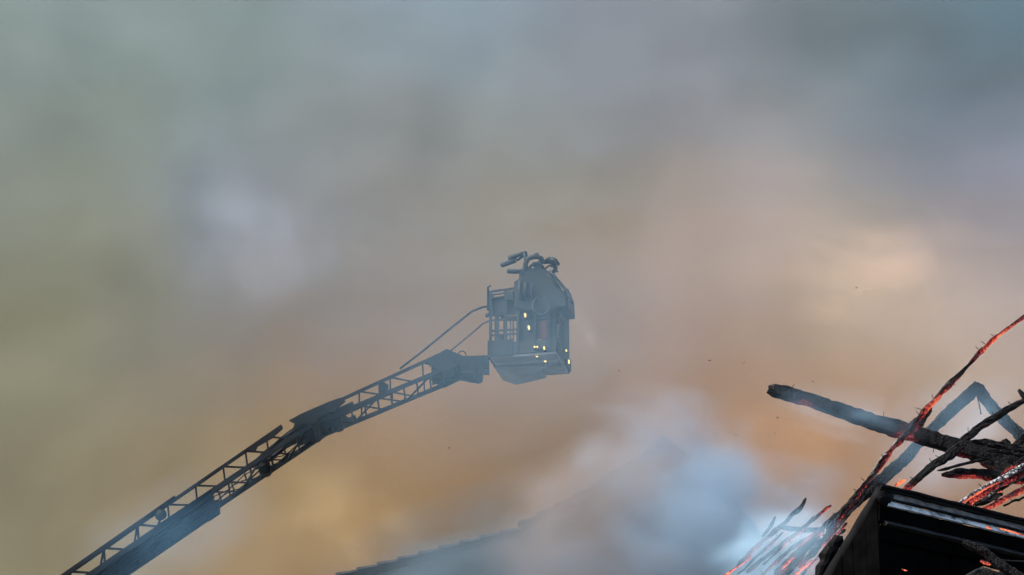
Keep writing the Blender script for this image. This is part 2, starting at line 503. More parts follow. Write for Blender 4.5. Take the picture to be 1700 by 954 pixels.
def smoke_all():
    # the rolling bank that closes the view: one volume whose smoke is brown, cream, grey and slate in different places
    Y0, Y1 = 70.0, 98.0
    m = bpy.data.materials.new('smoke_bank_volume')
    m.use_nodes = True
    N, L = m.node_tree.nodes, m.node_tree.links
    N.clear()
    out = N.new('ShaderNodeOutputMaterial')
    v = N.new('ShaderNodeVolumePrincipled')
    L.new(v.outputs['Volume'], out.inputs['Volume'])
    geo = N.new('ShaderNodeNewGeometry')
    nz = N.new('ShaderNodeTexNoise')
    nz.inputs['Scale'].default_value = 0.115
    nz.inputs['Detail'].default_value = 5.0
    nz.inputs['Roughness'].default_value = 0.58
    # noise streaks and colour rows are tilted to run along the line of sight
    DR = math.radians(20)
    rot = N.new('ShaderNodeVectorRotate')
    rot.rotation_type = 'X_AXIS'
    rot.inputs['Angle'].default_value = -DR
    L.new(geo.outputs['Position'], rot.inputs['Vector'])
    dv = N.new('ShaderNodeVectorMath')
    dv.operation = 'MULTIPLY'
    dv.inputs[1].default_value = (1.0, 0.3, 1.15)
    L.new(rot.outputs['Vector'], dv.inputs[0])
    L.new(dv.outputs['Vector'], nz.inputs['Vector'])
    wp = N.new('ShaderNodeVectorMath')
    wp.operation = 'MULTIPLY_ADD'
    wp.inputs[1].default_value = (5.0, 8.0, 5.0)
    L.new(nz.outputs['Color'], wp.inputs[0])
    L.new(rot.outputs['Vector'], wp.inputs[2])
    sep = N.new('ShaderNodeSeparateXYZ')
    L.new(wp.outputs['Vector'], sep.inputs['Vector'])
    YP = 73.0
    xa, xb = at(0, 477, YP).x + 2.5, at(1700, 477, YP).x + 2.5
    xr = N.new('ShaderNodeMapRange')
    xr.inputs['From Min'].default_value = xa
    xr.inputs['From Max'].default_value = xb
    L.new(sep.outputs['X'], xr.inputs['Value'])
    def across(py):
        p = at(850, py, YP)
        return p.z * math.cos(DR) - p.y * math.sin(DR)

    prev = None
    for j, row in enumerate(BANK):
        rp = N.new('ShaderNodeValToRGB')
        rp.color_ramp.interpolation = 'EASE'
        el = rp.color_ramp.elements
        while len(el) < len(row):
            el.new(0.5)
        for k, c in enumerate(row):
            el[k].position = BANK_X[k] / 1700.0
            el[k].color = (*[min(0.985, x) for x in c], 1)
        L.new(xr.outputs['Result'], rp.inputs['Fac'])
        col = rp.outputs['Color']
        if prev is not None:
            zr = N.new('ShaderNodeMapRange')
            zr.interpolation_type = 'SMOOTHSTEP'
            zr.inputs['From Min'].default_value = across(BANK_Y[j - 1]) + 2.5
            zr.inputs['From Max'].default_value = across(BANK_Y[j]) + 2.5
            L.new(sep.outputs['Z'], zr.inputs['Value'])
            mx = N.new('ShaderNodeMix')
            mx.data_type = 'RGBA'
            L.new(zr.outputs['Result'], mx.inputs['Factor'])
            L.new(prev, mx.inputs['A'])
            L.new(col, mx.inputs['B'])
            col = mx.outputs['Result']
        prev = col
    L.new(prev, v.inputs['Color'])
    # billowing near side
    dr = N.new('ShaderNodeMapRange')
    dr.interpolation_type = 'SMOOTHSTEP'
    dr.inputs['From Min'].default_value = Y0 + 2.5
    dr.inputs['From Max'].default_value = Y0 + 10.0
    dr.inputs['To Min'].default_value = 0.0
    dr.inputs['To Max'].default_value = 0.34
    wy = N.new('ShaderNodeVectorMath')
    wy.operation = 'MULTIPLY_ADD'
    wy.inputs[1].default_value = (0.0, 6.5, 0.0)
    L.new(nz.outputs['Color'], wy.inputs[0])
    L.new(geo.outputs['Position'], wy.inputs[2])
    sy = N.new('ShaderNodeSeparateXYZ')
    L.new(wy.outputs['Vector'], sy.inputs['Vector'])
    L.new(sy.outputs['Y'], dr.inputs['Value'])
    L.new(dr.outputs['Result'], v.inputs['Density'])
    m.cycles.volume_step_rate = 0.95
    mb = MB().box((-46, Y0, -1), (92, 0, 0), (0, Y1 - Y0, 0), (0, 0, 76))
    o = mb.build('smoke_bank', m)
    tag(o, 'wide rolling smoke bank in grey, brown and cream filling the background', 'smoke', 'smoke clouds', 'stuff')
    R = CLOUDS
    for i, (n, lb, px, py, rx, rz, Y, ry, col, tau, rot) in enumerate(R):
        cloud(n, lb, px, py, rx, rz, Y, ry, col, tau, rot, seed=i + 1.0, lo=0.3, hi=0.62, inner=0.0, nscale=2.0, detail=4.0, warp=0.5)
    BL = (0.44, 0.74, 1.0)
    # thin blue smoke in front of things: scatters blue, lets warm light through
    cloud('thin_blue_smoke', 'thin blue smoke veil in front of the basket and upper ladder', 830, 560, 560, 380, 51, 2.6, BL, 0.18, -0.2, 31, True, lo=0.0, hi=0.55, nscale=2.0, inner=0.1, warp=0.2, detail=4.0)
    cloud('thin_blue_smoke', 'blue smoke wisp over the lowest ladder section', 280, 890, 260, 120, 52, 1.6, (0.30, 0.64, 1.0), 0.17, -0.5, 33, True, lo=0.2, hi=0.6, nscale=2.0)
    cloud('water_spray', 'faint water spray below the nozzle right of the basket', 970, 548, 26, 64, 55.5, 0.5, (0.9, 0.92, 0.95), 0.035, -0.45, 50, True, lo=0.1, hi=0.7, nscale=1.5, inner=0.0, warp=0.2)
    cloud('blue_smoke_cloud', 'dense pale blue smoke plume right of the roof ridge', 1200, 900, 310, 240, 46, 3.0, (112, 131, 147), 3.4, 0.25, 34, False, lo=0.30, hi=0.62, nscale=2.4, detail=5.0, warp=0.5)
    cloud('blue_smoke_cloud', 'lilac blue smoke lapping over the roof peak', 1120, 790, 230, 170, 53, 2.8, (126, 132, 142), 4.5, 0.3, 39, False, lo=0.2, hi=0.6, nscale=2.2, detail=5.0, warp=0.45)
    cloud('blue_smoke_cloud', 'blue grey smoke over the tiled roof slope', 800, 940, 430, 160, 50, 2.4, (94, 109, 118), 1.7, -0.25, 35, False, lo=0.3, hi=0.62, nscale=2.4, detail=4.0)
    cloud('blue_smoke_cloud', 'pale lilac smoke low along the bottom edge, left of the blue plume', 1010, 960, 260, 110, 45, 1.8, (98, 104, 112), 1.6, 0.1, 51, False, lo=0.3, hi=0.62, nscale=2.4, detail=5.0, warp=0.5)
    cloud('dun_smoke_cloud', 'dull grey brown smoke hiding the middle of the tiled roof', 985, 870, 240, 190, 47, 2.4, (124, 117, 114), 2.6, -0.3, 40, False, lo=0.2, hi=0.6, nscale=2.2, detail=4.0)
    cloud('thin_blue_smoke', 'blue smoke among the small glowing battens', 1290, 915, 160, 110, 26.6, 0.7, BL, 1.0, -0.5, 36, True, lo=0.36, hi=0.62, nscale=2.4, detail=5.0, warp=0.5)
    cloud('thin_blue_smoke', 'blue smoke in front of the peaked rafter pair', 1580, 730, 190, 130, 33.2, 0.8, BL, 0.32, -0.6, 37, True, lo=0.25, hi=0.6)
    cloud('thin_blue_smoke', 'blue smoke wisp on the free end of the long beam', 1400, 685, 170, 60, 26.5, 0.5, BL, 0.3, 0.3, 38, True, lo=0.35, hi=0.6)


# ------------------------------------------------------------------ setting
def ground():
    mb = MB().add([(-900, -300, 0), (900, -300, 0), (900, 1500, 0), (-900, 1500, 0)], [(0, 1, 2, 3)])
    o = mb.build('ground', surf('asphalt', (0.05, 0.05, 0.05), 0.9))
    o['kind'] = 'structure'


# ------------------------------------------------------------------ tiled roof in the smoke
def tiled_roof():
    Y0 = 63.0
    prof = [(420, 990), (830, 884), (930, 836), (1020, 784), (1085, 742), (1100, 733), (1118, 738), (1150, 762), (1190, 803), (1260, 880), (1340, 975)]
    P = [at(x, y, Y0) for x, y in prof]
    root = thing('tiled_house', 'tiled gable roof with stepped edge, half hidden in blue smoke', 'roof', (P[5].x, Y0, 0))
    depth = 4.5
    # gable wall, set back under the verge
    wv = []
    n = len(P)
    for yy in (0.25, depth):
        for p in P:
            wv.append((p.x, Y0 + yy, p.z - 0.16))
        wv.append((P[-1].x, Y0 + yy, 0))
        wv.append((P[0].x, Y0 + yy, 0))
    k = n + 2
    fs = [tuple(range(k))[::-1], tuple(range(k, 2 * k))] + [(i, (i + 1) % k, k + (i + 1) % k, k + i) for i in range(k)]
    mesh('gable_wall', wv, fs, M_GABLE, root)
    # courses along the profile
    tile_me = None
    apex = 5

    def walk(pts, gauge):
        out, carry = [], 0.0
        for a, b in zip(pts[:-1], pts[1:]):
            Lh = (b - a).length
            s = carry
            while s < Lh:
                out.append((a + (b - a) * (s / Lh), (b - a).normalized()))
                s += gauge
            carry = s - Lh
        return out

    def tile(p, t, yy, wid):
        nonlocal tile_me
        if tile_me is None:
            L, T = 0.50, 0.045
            mb = MB()
            # slightly arched pan tile with a thick lower lip
            cols = 5
            vs, fs = [], []
            for zoff in (0, 1):
                for i in range(cols + 1):
                    y = i / cols
                    arch = 0.022 * math.sin(math.pi * y)
                    for sx in (0.0, L):
                        zt = arch + (T if zoff else 0) + (0.012 if sx == 0 and zoff else 0)
                        vs.append((sx, y * wid, zt))
            m_ = (cols + 1) * 2
            for i in range(cols):
                a = i * 2
                fs.append((a, a + 2, a + 3, a + 1))
                fs.append((m_ + a, m_ + a + 1, m_ + a + 3, m_ + a + 2))
                fs.append((a, m_ + a, m_ + a + 2, a + 2))
                fs.append((a + 1, a + 3, m_ + a + 3, m_ + a + 1))
            fs.append((0, 1, m_ + 1, m_))
            e = cols * 2
            fs.append((e, m_ + e, m_ + e + 1, e + 1))
            tile_me = bpy.data.meshes.new('tile')
            tile_me.from_pydata(vs, [], fs)
            tile_me.materials.append(M_TILE)
        o = bpy.data.objects.new('tile', tile_me)
        C.objects.link(o)
        ang = math.atan2(t.z, abs(t.x))
        M = Matrix.Translation(p)
        if t.x > 0:
            M = M @ Matrix.Rotation(-(ang - 0.085), 4, 'Y')
        else:
            M = M @ Matrix.Rotation(math.pi, 4, 'Z') @ Matrix.Translation((0, -wid, 0)) @ Matrix.Rotation(-(ang - 0.085), 4, 'Y')
        M = Matrix.Translation((0, yy, 0)) @ M
        o.parent = root
        o.matrix_parent_inverse = pmat(root).inverted()
        o.matrix_basis = M

    g = 33.0 / ppm(Y0) * 1.03
    for side in (P[:apex + 1], list(reversed(P[apex:]))):
        for p, t in walk(side, g):
            if (p - P[apex]).length < 0.3:
                continue
            for j in range(5):
                tile(p, t, j * 0.9, 0.89)
    # ridge cap
    rb = MB()
    for j in range(5):
        y0 = Y0 + j * 0.9
        rb = MB()
        rb.tube([(P[apex].x, y0, P[apex].z - 0.02), (P[apex].x, y0 + 0.92, P[apex].z - 0.02)], [0.17, 0.14], 10)
        rb.build('ridge_tile', M_TILE, root, True)


# ------------------------------------------------------------------ aerial ladder
YL = 57.0


def ladder():
    root = thing('aerial_ladder', 'long dark articulated fire ladder rising from the lower left', 'ladder', at(110, 954, YL))

    def L3(px, py, dy=0.0):
        return at(px, py, YL) + Vector((0, dy, 0))

    def section(top, bot, w, name, tchord, bchord, brace_at, lean, rung_gap, mat, far_plate=0.0, braces=True):
        """top / bot: end pixels of the near upper and lower chord; w: ladder width"""
        sec = bpy.data.objects.new(name, None)
        C.objects.link(sec)
        sec.parent = root
        sec.matrix_parent_inverse = pmat(root).inverted()
        sec.location = L3(*bot[0])
        t0, t1 = L3(*top[0]), L3(*top[1])
        b0, b1 = L3(*bot[0]), L3(*bot[1])
        far = Vector((0, w, 0))
        for off in (Vector((0, 0, 0)), far):
            MB().bar(t0 + off, t1 + off, 0.065, tchord).build('upper_chord', mat, sec)
            MB().bar(b0 + off, b1 + off, 0.07, bchord).build('lower_chord', mat, sec)
        tl = (t1 - t0).length
        for s in brace_at:
            p = t0 + (t1 - t0) * s
            for off in (Vector((0, 0.004, 0)), far + Vector((0, -0.004, 0))):
                for ds, wd in lean:
                    # foot of the brace on the lower chord, ds metres along
                    s2 = ((p - b0).dot((b1 - b0).normalized()) + ds) / (b1 - b0).length
                    if -0.02 < s2 < 1.02:
                        q = b0 + (b1 - b0) * s2
                        MB().bar(p + off, q + off, wd, wd).build('brace', mat, sec)
        Lb = (b1 - b0).length
        s = 0.15
        d = (b1 - b0).normalized()
        while s < Lb - 0.05:
            p = b0 + d * s
            MB().tube([p + Vector((0, 0.03, 0)), p + far - Vector((0, 0.03, 0))], 0.021, 6).build('rung', mat, sec)
            s += rung_gap
        # floor diagonals between the lower chords
        s = 0.15
        k = 0
        while s < Lb - 0.65:
            p, q = b0 + d * s, b0 + d * (s + 0.60)
            a, b = (p, q + far) if k % 2 == 0 else (p + far, q)
            MB().bar(a - Vector((0, 0, 0.02)), b - Vector((0, 0, 0.02)), 0.03, 0.03).build('floor_brace', mat, sec)
            s += 0.60
            k += 1
        return sec

    lean = ((-0.12, 0.034), (0.42, 0.030))
    # outermost section: joint to head
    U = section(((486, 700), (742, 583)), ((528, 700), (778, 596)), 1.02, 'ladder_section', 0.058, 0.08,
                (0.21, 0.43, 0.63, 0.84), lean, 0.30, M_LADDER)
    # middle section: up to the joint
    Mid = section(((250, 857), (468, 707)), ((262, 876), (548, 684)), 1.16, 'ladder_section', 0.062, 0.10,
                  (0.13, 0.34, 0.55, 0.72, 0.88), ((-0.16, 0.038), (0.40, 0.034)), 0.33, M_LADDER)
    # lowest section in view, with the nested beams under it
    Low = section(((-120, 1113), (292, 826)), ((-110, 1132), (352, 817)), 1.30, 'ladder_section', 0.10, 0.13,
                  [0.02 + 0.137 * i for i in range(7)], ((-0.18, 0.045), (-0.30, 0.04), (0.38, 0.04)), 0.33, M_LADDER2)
    # nested under-beams of the lowest section
    for k, (dy, dz, h) in enumerate(((0.10, -0.02, 0.16), (0.36, -0.05, 0.12), (0.70, -0.05, 0.12), (1.20, -0.02, 0.20))):
        a, b = L3(-110, 1132, dy), L3(352, 817, dy)
        a.z += dz
        b.z += dz
        MB().bar(a, b, 0.10, h).build('nested_beam', M_LADDER2, Low)
    # underside plates with slits
    a, b = L3(-110, 1132), L3(352, 817)
    d = (b - a).normalized()
    Lb = (b - a).length
    rnd = random.Random(4)
    s = 0.1
    while s < Lb - 0.2:
        ln = rnd.uniform(0.35, 0.6)
        ln = min(ln, Lb - s)
        for y0, y1 in ((0.05, 0.36), (0.37, 0.72), (0.73, 1.25)):
            sh = rnd.uniform(0.0, 0.07)
            o = a + d * (s + sh) + Vector((0, y0 + rnd.uniform(0, 0.03), -0.09))
            MB().box(o, d * (ln - 0.02 - sh), Vector((0, y1 - y0 - rnd.uniform(0.005, 0.03), 0)), Vector((0, 0, 0.012))).build('slide_plate', M_LADDER2, Low)
        s += ln
    # end stop block of the lowest section
    p = L3(345, 822, 1.0)
    MB().box(p + Vector((-0.1, 0, -0.2)), d * 0.28, Vector((0, 0.34, 0)), Vector((0, 0, 0.22))).build('end_stop', M_LADDER2, Low)
    # round search lamp on the near rail
    lamp = MB()
    c = L3(268, 856, -0.05)
    lamp.tube([c + Vector((-0.05, 0.10, -0.02)), c + Vector((-0.03, 0.04, -0.01)), c + Vector((0, -0.06, 0)), c + Vector((0, -0.07, 0))], [0.04, 0.10, 0.125, 0.12], 20)
    lo = lamp.build('search_lamp', M_LADDER2, root, True)
    MB().tube([c + Vector((0, -0.071, 0)), c + Vector((0, -0.078, 0))], [0.105, 0.10], 20).build('lamp_glass', M_GLASS, lo, True)
    MB().bar(c + Vector((-0.02, 0.03, -0.1)), c + Vector((-0.08, 0.03, -0.26)), 0.04, 0.04).build('lamp_bracket', M_LADDER2, lo)

    # joint between middle and outer section: side plates, pins, cylinders
    J = bpy.data.objects.new('joint', None)
    C.objects.link(J)
    J.parent = root
    J.matrix_parent_inverse = pmat(root).inverted()
    J.location = L3(520, 700)
    for dy in (-0.06, 1.10):
        pts = [(480, 699), (500, 688), (546, 668), (566, 661), (574, 667), (560, 679), (540, 689), (518, 699), (500, 711), (486, 713), (490, 704)]
        lo_, hi_ = [], []
        for x, y in pts:
            p = L3(x, y, dy)
            lo_.append(p)
            hi_.append(p + Vector((0, 0.045, 0)))
        n = len(pts)
        mesh('joint_plate', lo_ + hi_, [tuple(range(n))[::-1], tuple(range(n, 2 * n))] + [(i, (i + 1) % n, n + (i + 1) % n, n + i) for i in range(n)], M_LADDER, J)
    for (x, y, r) in ((520, 699, 0.10), (552, 682, 0.07), (497, 704, 0.07)):
        p = L3(x, y)
        MB().tube([p + Vector((0, -0.12, 0)), p + Vector((0, 1.22, 0))], r, 14).build('pin', M_LADDER, J)
    for dy in (0.22, 0.82):
        MB().tube([L3(432, 752, dy), L3(470, 722, dy), L3(500, 703, dy), L3(555, 676, dy)], [0.05, 0.05, 0.075, 0.075], 12).build('hydraulic_cylinder', M_LADDER, J, True)
    MB().tube([L3(500, 711, 1.10), L3(544, 686, 1.14)], 0.075, 12).build('lower_stop', M_LADDER, J, True)
    # thick plating of the upper rails near the joint
    for dy in (-0.045, 1.16):
        mb = MB()
        q = [L3(408, 747, dy), L3(466, 706, dy), L3(470, 712, dy), L3(452, 728, dy), L3(428, 742, dy), L3(424, 752, dy), L3(416, 750, dy)]
        q2 = [p + Vector((0, 0.035, 0)) for p in q]
        n = len(q)
        mesh('rail_plate', q + q2, [tuple(range(n))[::-1], tuple(range(n, 2 * n))] + [(i, (i + 1) % n, n + (i + 1) % n, n + i) for i in range(n)], M_LADDER, J)
    # cross tie straps over the underside at the joint
    for (x, y) in ((492, 712), (508, 706), (534, 696), (560, 688)):
        p = L3(x, y)
        MB().box(p + Vector((-0.05, 0, -0.06)), Vector((0.12, 0, 0.05)), Vector((0, 1.1, 0)), Vector((0, 0, 0.05))).build('cross_tie', M_LADDER, J)
    # hoses looping over the joint
    for k, (dy, sag) in enumerate(((0.15, 0.12), (0.3, 0.2), (0.55, 0.16), (0.9, 0.22))):
        A, Bp = L3(425, 758, dy), L3(500, 700, dy)
        pts = []
        for i in range(13):
            f = i / 12
            p = A.lerp(Bp, f)
            p.z -= sag * math.sin(math.pi * f) * (1 if k % 2 else -0.35)
            p.y += 0.05 * math.sin(6.3 * f + k)
            pts.append(p)
        MB().tube(pts, 0.016, 6).build('hose', M_RUBBER, J, True)
    # cable drum under the middle section
    p = L3(437, 760)
    MB().tube([p + Vector((0, 0.35, -0.05)), p + Vector((0, 0.85, -0.05))], 0.12, 16).build('cable_drum', M_LADDER2, root, True)
    # wiring along the middle section
    rnd = random.Random(9)
    for k in range(4):
        pts = []
        for i in range(28):
            f = i / 27
            p = L3(270 + 220 * f, 872 - 148 * f, 0.25 + 0.2 * k)
            p.z += -0.05 + 0.045 * math.sin(f * 23 + k * 2) + rnd.uniform(-0.01, 0.01)
            pts.append(p)
        MB().tube(pts, 0.012, 5).build('cable', M_RUBBER, root, True)
    # roller box on the near rail of the outer section
    mb = MB()
    p0 = L3(634, 640, 0.05)
    mb.tube([p0 + Vector((0.02, -0.04, -0.02)), p0 + Vector((0.02, 0.3, -0.02))], 0.10, 12)
    mb.box(p0 + Vector((-0.07, -0.03, -0.14)), Vector((0.2, 0, 0.06)), Vector((0, 0.3, 0)), Vector((0, 0, 0.12)))
    mb.build('cable_roller', M_LADDER, root)
    # slide beam over the first half of the outer section
    for dy in (0.02, 0.96):
        MB().bar(L3(548, 690, dy), L3(588, 672, dy), 0.08, 0.16).build('slide_rail', M_LADDER, U)

    # head of the ladder
    H = bpy.data.objects.new('ladder_head', None)
    C.objects.link(H)
    H.parent = root
    H.matrix_parent_inverse = pmat(root).inverted()
    H.location = L3(740, 600)
    for dy in (-0.05, 0.98):
        pts = [(706, 601), (741, 580), (775, 594), (798, 604), (786, 611), (762, 606), (736, 619), (722, 612)]
        q = [L3(x, y, dy) for x, y in pts]
        q2 = [p + Vector((0, 0.05, 0)) for p in q]
        n = len(pts)
        mesh('head_plate', q + q2, [tuple(range(n))[::-1], tuple(range(n, 2 * n))] + [(i, (i + 1) % n, n + (i + 1) % n, n + i) for i in range(n)], M_LADDER, H)
    p = L3(716, 612)
    e = (L3(752, 597) - p)
    MB().box(p + Vector((0, 0.05, -0.06)), e, Vector((0, 0.9, 0)), Vector((0, 0, 0.16))).build('head_box', M_LADDER, H)
    MB().tube([L3(757, 597, -0.1), L3(757, 597, 1.1)], 0.08, 14).build('tip_shaft', M_LADDER, H)
    MB().tube([L3(793, 603, -0.1), L3(793, 603, 1.05)], 0.11, 16).build('tip_shaft', M_LADDER, H)
    for dy in (0.05, 0.5, 0.9):
        MB().bar(L3(752, 596, dy), L3(812, 594, dy), 0.09, 0.13).build('carrier_arm', M_LADDER, H)
    ring = []
    for i in range(13):
        an = math.pi * i / 12
        ring.append(L3(767, 590) + Vector((0.085 * math.cos(an), 0.0, 0.10 * math.sin(an))))
    MB().tube(ring, 0.012, 6).build('lifting_eye', M_LADDER, H, True)
    for k in range(3):
        MB().bar(L3(712, 601 + 4 * k, -0.02), L3(736, 590 + 4 * k, -0.02), 0.03, 0.016).build('louvre', M_LADDER, H)
    # two guide lines from the ladder up to the basket
    MB().tube([L3(664, 612), L3(700, 584), L3(738, 553), L3(768, 529), L3(783, 517), L3(800, 510), L3(813, 505, 0.1)], 0.024, 7).build('supply_pipe', M_LADDER, root, True)
    MB().tube([L3(746, 584), L3(780, 556), L3(802, 537), L3(812, 530, 0.1)], 0.017, 7).build('guide_rod', M_LADDER, root, True)


# ------------------------------------------------------------------ rescue basket
def basket():
    O = at(812, 594, YL - 0.2)      # near left bottom corner
    a = Vector((math.cos(math.radians(-12)), math.sin(math.radians(-12)), 0))
    b = Vector((-a.y, a.x, 0))
    b_ = b
    z = Vector((0, 0, 1))
    s = ppm(YL)
    La, Lb = 1.45, 1.42
    root = thing('rescue_basket', 'dark rescue basket at the ladder tip with small lit lamps', 'basket', O)

    def q(i, j, k):
        return O + a * i + b * j + z * k

    def px(x, y, out=0.0):
        """point on the near face for a photo pixel"""
        r = ray(x, y)
        n = b
        t = (O - CAM).dot(n) / r.dot(n)
        return CAM + r * t - b * out

    def pxs(x, y, out=0.0):
        """point on the right side face for a photo pixel"""
        r = ray(x, y)
        t = (O + a * (La + 0.04) - CAM).dot(a) / r.dot(a)
        return CAM + r * t + a * out

    def bx(name, i, j, k, di, dj, dk, mat, par=root):
        return MB().box(q(i, j, k), a * di, b * dj, z * dk).build(name, mat, par)

    # floor and skirt
    fl = bx('floor', 0.02, 0.02, 0.0, La - 0.04, Lb - 0.04, 0.06, M_UNDER)
    mb = MB()
    for i in range(1, 4):
        mb.box(q(0.05, 0.02 + i * Lb / 4 - 0.03, -0.05), a * (La - 0.1), b * 0.06, z * 0.05)
    mb.build('floor_beam', M_UNDER, fl)
    # carrier under the floor (shows as the low wedge)
    MB().hexa([q(0.30, 1.05, -0.20), q(0.48, 1.05, -0.18), q(0.48, 1.30, -0.18), q(0.30, 1.30, -0.20)],
              [q(0.0, 0.45, -0.052), q(0.95, 0.55, -0.052), q(0.95, 1.40, -0.052), q(0.0, 1.40, -0.052)]).build('floor_carrier', M_UNDER, root)
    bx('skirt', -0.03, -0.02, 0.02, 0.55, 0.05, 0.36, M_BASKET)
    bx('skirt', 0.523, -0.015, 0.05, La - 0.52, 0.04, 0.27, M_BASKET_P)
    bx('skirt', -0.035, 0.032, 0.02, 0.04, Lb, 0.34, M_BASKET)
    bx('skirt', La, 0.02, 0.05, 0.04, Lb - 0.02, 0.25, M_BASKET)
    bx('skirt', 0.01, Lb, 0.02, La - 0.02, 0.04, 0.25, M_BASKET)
    # posts
    H = 1.48
    for i, j in ((0.03, 0.0), (0.36, 0.0), (0.62, 0.0), (0.98, 0.0), (1.28, 0.0), (La - 0.03, 0.0), (0.03, Lb), (0.55, Lb), (1.0, Lb), (La - 0.03, Lb), (0.0, 0.7), (La, 0.7)):
        h = H if i < 0.9 else 1.22
        MB().bar(q(i, j, 0.06), q(i, j, h), 0.055, 0.055, a).build('post', M_BASKET, root)
    # near left door frame bars and inner ladder uprights
    for i in (0.13, 0.20, 0.46, 0.52):
        MB().bar(q(i, 0.01, 0.36), q(i, 0.01, 1.0), 0.03, 0.03, a).build('door_bar', M_BASKET, root)
    for k in (0.50, 0.60, 0.84, 0.95):
        MB().bar(q(0.05, 0.012, k), q(0.66, 0.012, k), 0.03, 0.035).build('door_bar', M_BASKET, root)
    for k in (0.50, 0.62, 0.80):
        MB().bar(q(0.05, Lb, k), q(La, Lb, k), 0.03, 0.035).build('back_rail', M_BASKET, root)
    # rails
    for k, th in ((H, 0.04), (H - 0.075, 0.03), (H - 0.15, 0.03)):
        MB().bar(q(0.0, 0.0, k), q(0.72, 0.0, k + 0.05), th, th).build('top_rail', M_BASKET, root)
        MB().bar(q(0.0, 0.03, k), q(0.0, Lb, k), th, th).build('top_rail', M_BASKET, root)
        MB().bar(q(0.03, Lb, k), q(La, Lb, k - 0.1), th, th).build('top_rail', M_BASKET, root)
    # upper panels
    bx('upper_panel', 0.06, 0.03, 0.99, 0.66, 0.03, 0.36, M_BASKET)
    bx('upper_panel', 0.65, 0.02, 0.82, 0.36, 0.035, 0.60, M_BASKET)
    bx('upper_panel', 1.01, 0.022, 0.80, 0.42, 0.03, 0.48, M_BASKET_P)
    bx('side_panel', 0.62, 0.035, 0.32, 0.40, 0.03, 0.50, M_BASKET)
    bx('red_panel', 0.99, 0.04, 0.36, 0.32, 0.03, 0.44, M_RED)
    bx('side_panel', 1.32, 0.04, 0.34, 0.11, 0.03, 0.46, M_BASKET_P)
    bx('back_panel', 0.85, Lb - 0.03, 0.30, 0.56, 0.03, 0.95, M_BASKET)
    # outer grab handle on the left
    MB().tube([px(815, 474), px(810, 476), px(810, 514), px(815, 517)], 0.024, 8).build('grab_handle', M_BASKET, root, True)
    MB().tube([px(806, 524, 0.0), px(814, 521, 0.0)], 0.045, 10).build('hinge', M_BASKET, root, True)
    # operator control box and seat like lump inside the left bay
    MB().hexa([px(818, 563, -0.2), px(834, 563, -0.2), px(834, 563, -0.5), px(818, 563, -0.5)],
              [px(822, 549, -0.2), px(830, 549, -0.2), px(830, 549, -0.5), px(822, 549, -0.5)]).build('control_box', M_BASKET_P, root)
    # hood over the monitor: hunched cover that rises in the middle
    prof = [(853, 490), (854, 468), (862, 463), (863, 452), (872, 450), (876, 444), (886, 446), (893, 440), (903, 443), (908, 449), (915, 452), (920, 463), (929, 473), (933, 482), (943, 489), (944, 512), (930, 514), (927, 520), (905, 521), (870, 519), (853, 514)]
    f = [px(x, y, 0.03) for x, y in prof]
    bk = [px(x, y, 0.03) + b * 0.75 + z * 0.02 for x, y in prof]
    cx = sum((p for p in f), Vector()) / len(f)
    mid = [cx + (p - cx) * 0.90 - b * 0.05 for p in f]
    n = len(f)
    fs = [tuple(range(2 * n, 3 * n)), tuple(range(n, 2 * n))]
    for i in range(n):
        k = (i + 1) % n
        fs += [(i, k, n + k, n + i), (2 * n + i, 2 * n + k, k, i)]
    mesh('monitor_cover', f + bk + mid, fs, M_BASKET, root)
    # hoops of pipe above the cover
    def P2(pts, r, name, mat=M_BASKET, par=root, out=0.05, n=8):
        return MB().tube([px(x, y, out) for x, y in pts], r, n).build(name, mat, par, True)

    mon = P2([(874, 452), (873, 440), (877, 431), (884, 428), (892, 427), (899, 430), (903, 437)], 0.055, 'monitor_pipe', n=10)
    P2([(884, 440), (892, 434), (900, 432), (910, 431), (917, 435), (921, 442), (917, 449)], 0.05, 'monitor_pipe', out=-0.1, n=10)
    P2([(888, 426), (895, 424)], [0.06, 0.05], 'monitor_valve')
    P2([(913, 428), (920, 431), (927, 438)], [0.05, 0.06, 0.035], 'monitor_valve', out=-0.05)
    P2([(905, 430), (913, 428)], [0.03, 0.045], 'monitor_valve', out=-0.05)
    # floodlights on their bracket, switched off
    P2([(857, 434), (846, 437), (834, 441), (832, 442)], [0.045, 0.055, 0.058, 0.045], 'floodlight', n=12)
    P2([(870, 451), (858, 452), (845, 451), (843, 451)], [0.045, 0.05, 0.055, 0.045], 'floodlight', n=12)
    P2([(873, 421), (862, 424), (849, 427), (844, 429)], [0.07, 0.065, 0.06, 0.06], 'floodlight', n=12, out=0.0)
    P2([(872, 420), (874, 430), (873, 440), (870, 452), (868, 458)], [0.05, 0.045, 0.04, 0.05, 0.06], 'floodlight_bracket')
    P2([(858, 433), (866, 428)], 0.035, 'floodlight_bracket')
    # nozzle pipe sloping down to the right
    P2([(914, 452), (922, 461), (933, 474), (943, 487), (948, 494)], [0.032, 0.03, 0.03, 0.036, 0.045], 'nozzle_pipe', out=0.12)
    P2([(911, 458), (919, 467), (928, 480)], 0.022, 'nozzle_stay', out=0.14)
    P2([(946, 491), (950, 500), (953, 507)], [0.045, 0.035, 0.025], 'nozzle', out=0.12)
    # hose loop hanging on the near face
    lp = []
    for i in range(25):
        an = math.radians(-160 + 320 * i / 24) - math.pi / 2
        lp.append((902 + 14 * math.cos(an), 512 - 15 * math.sin(an)))
    P2(lp, 0.03, 'hose_loop', M_RUBBER, out=0.17)
    P2([(889, 504), (884, 490), (886, 474)], 0.028, 'hose_loop', M_RUBBER, out=0.15)
    # loose kit on the face and above it
    P2([(866, 470), (866, 500)], 0.06, 'air_cylinder', out=0.12, n=12)
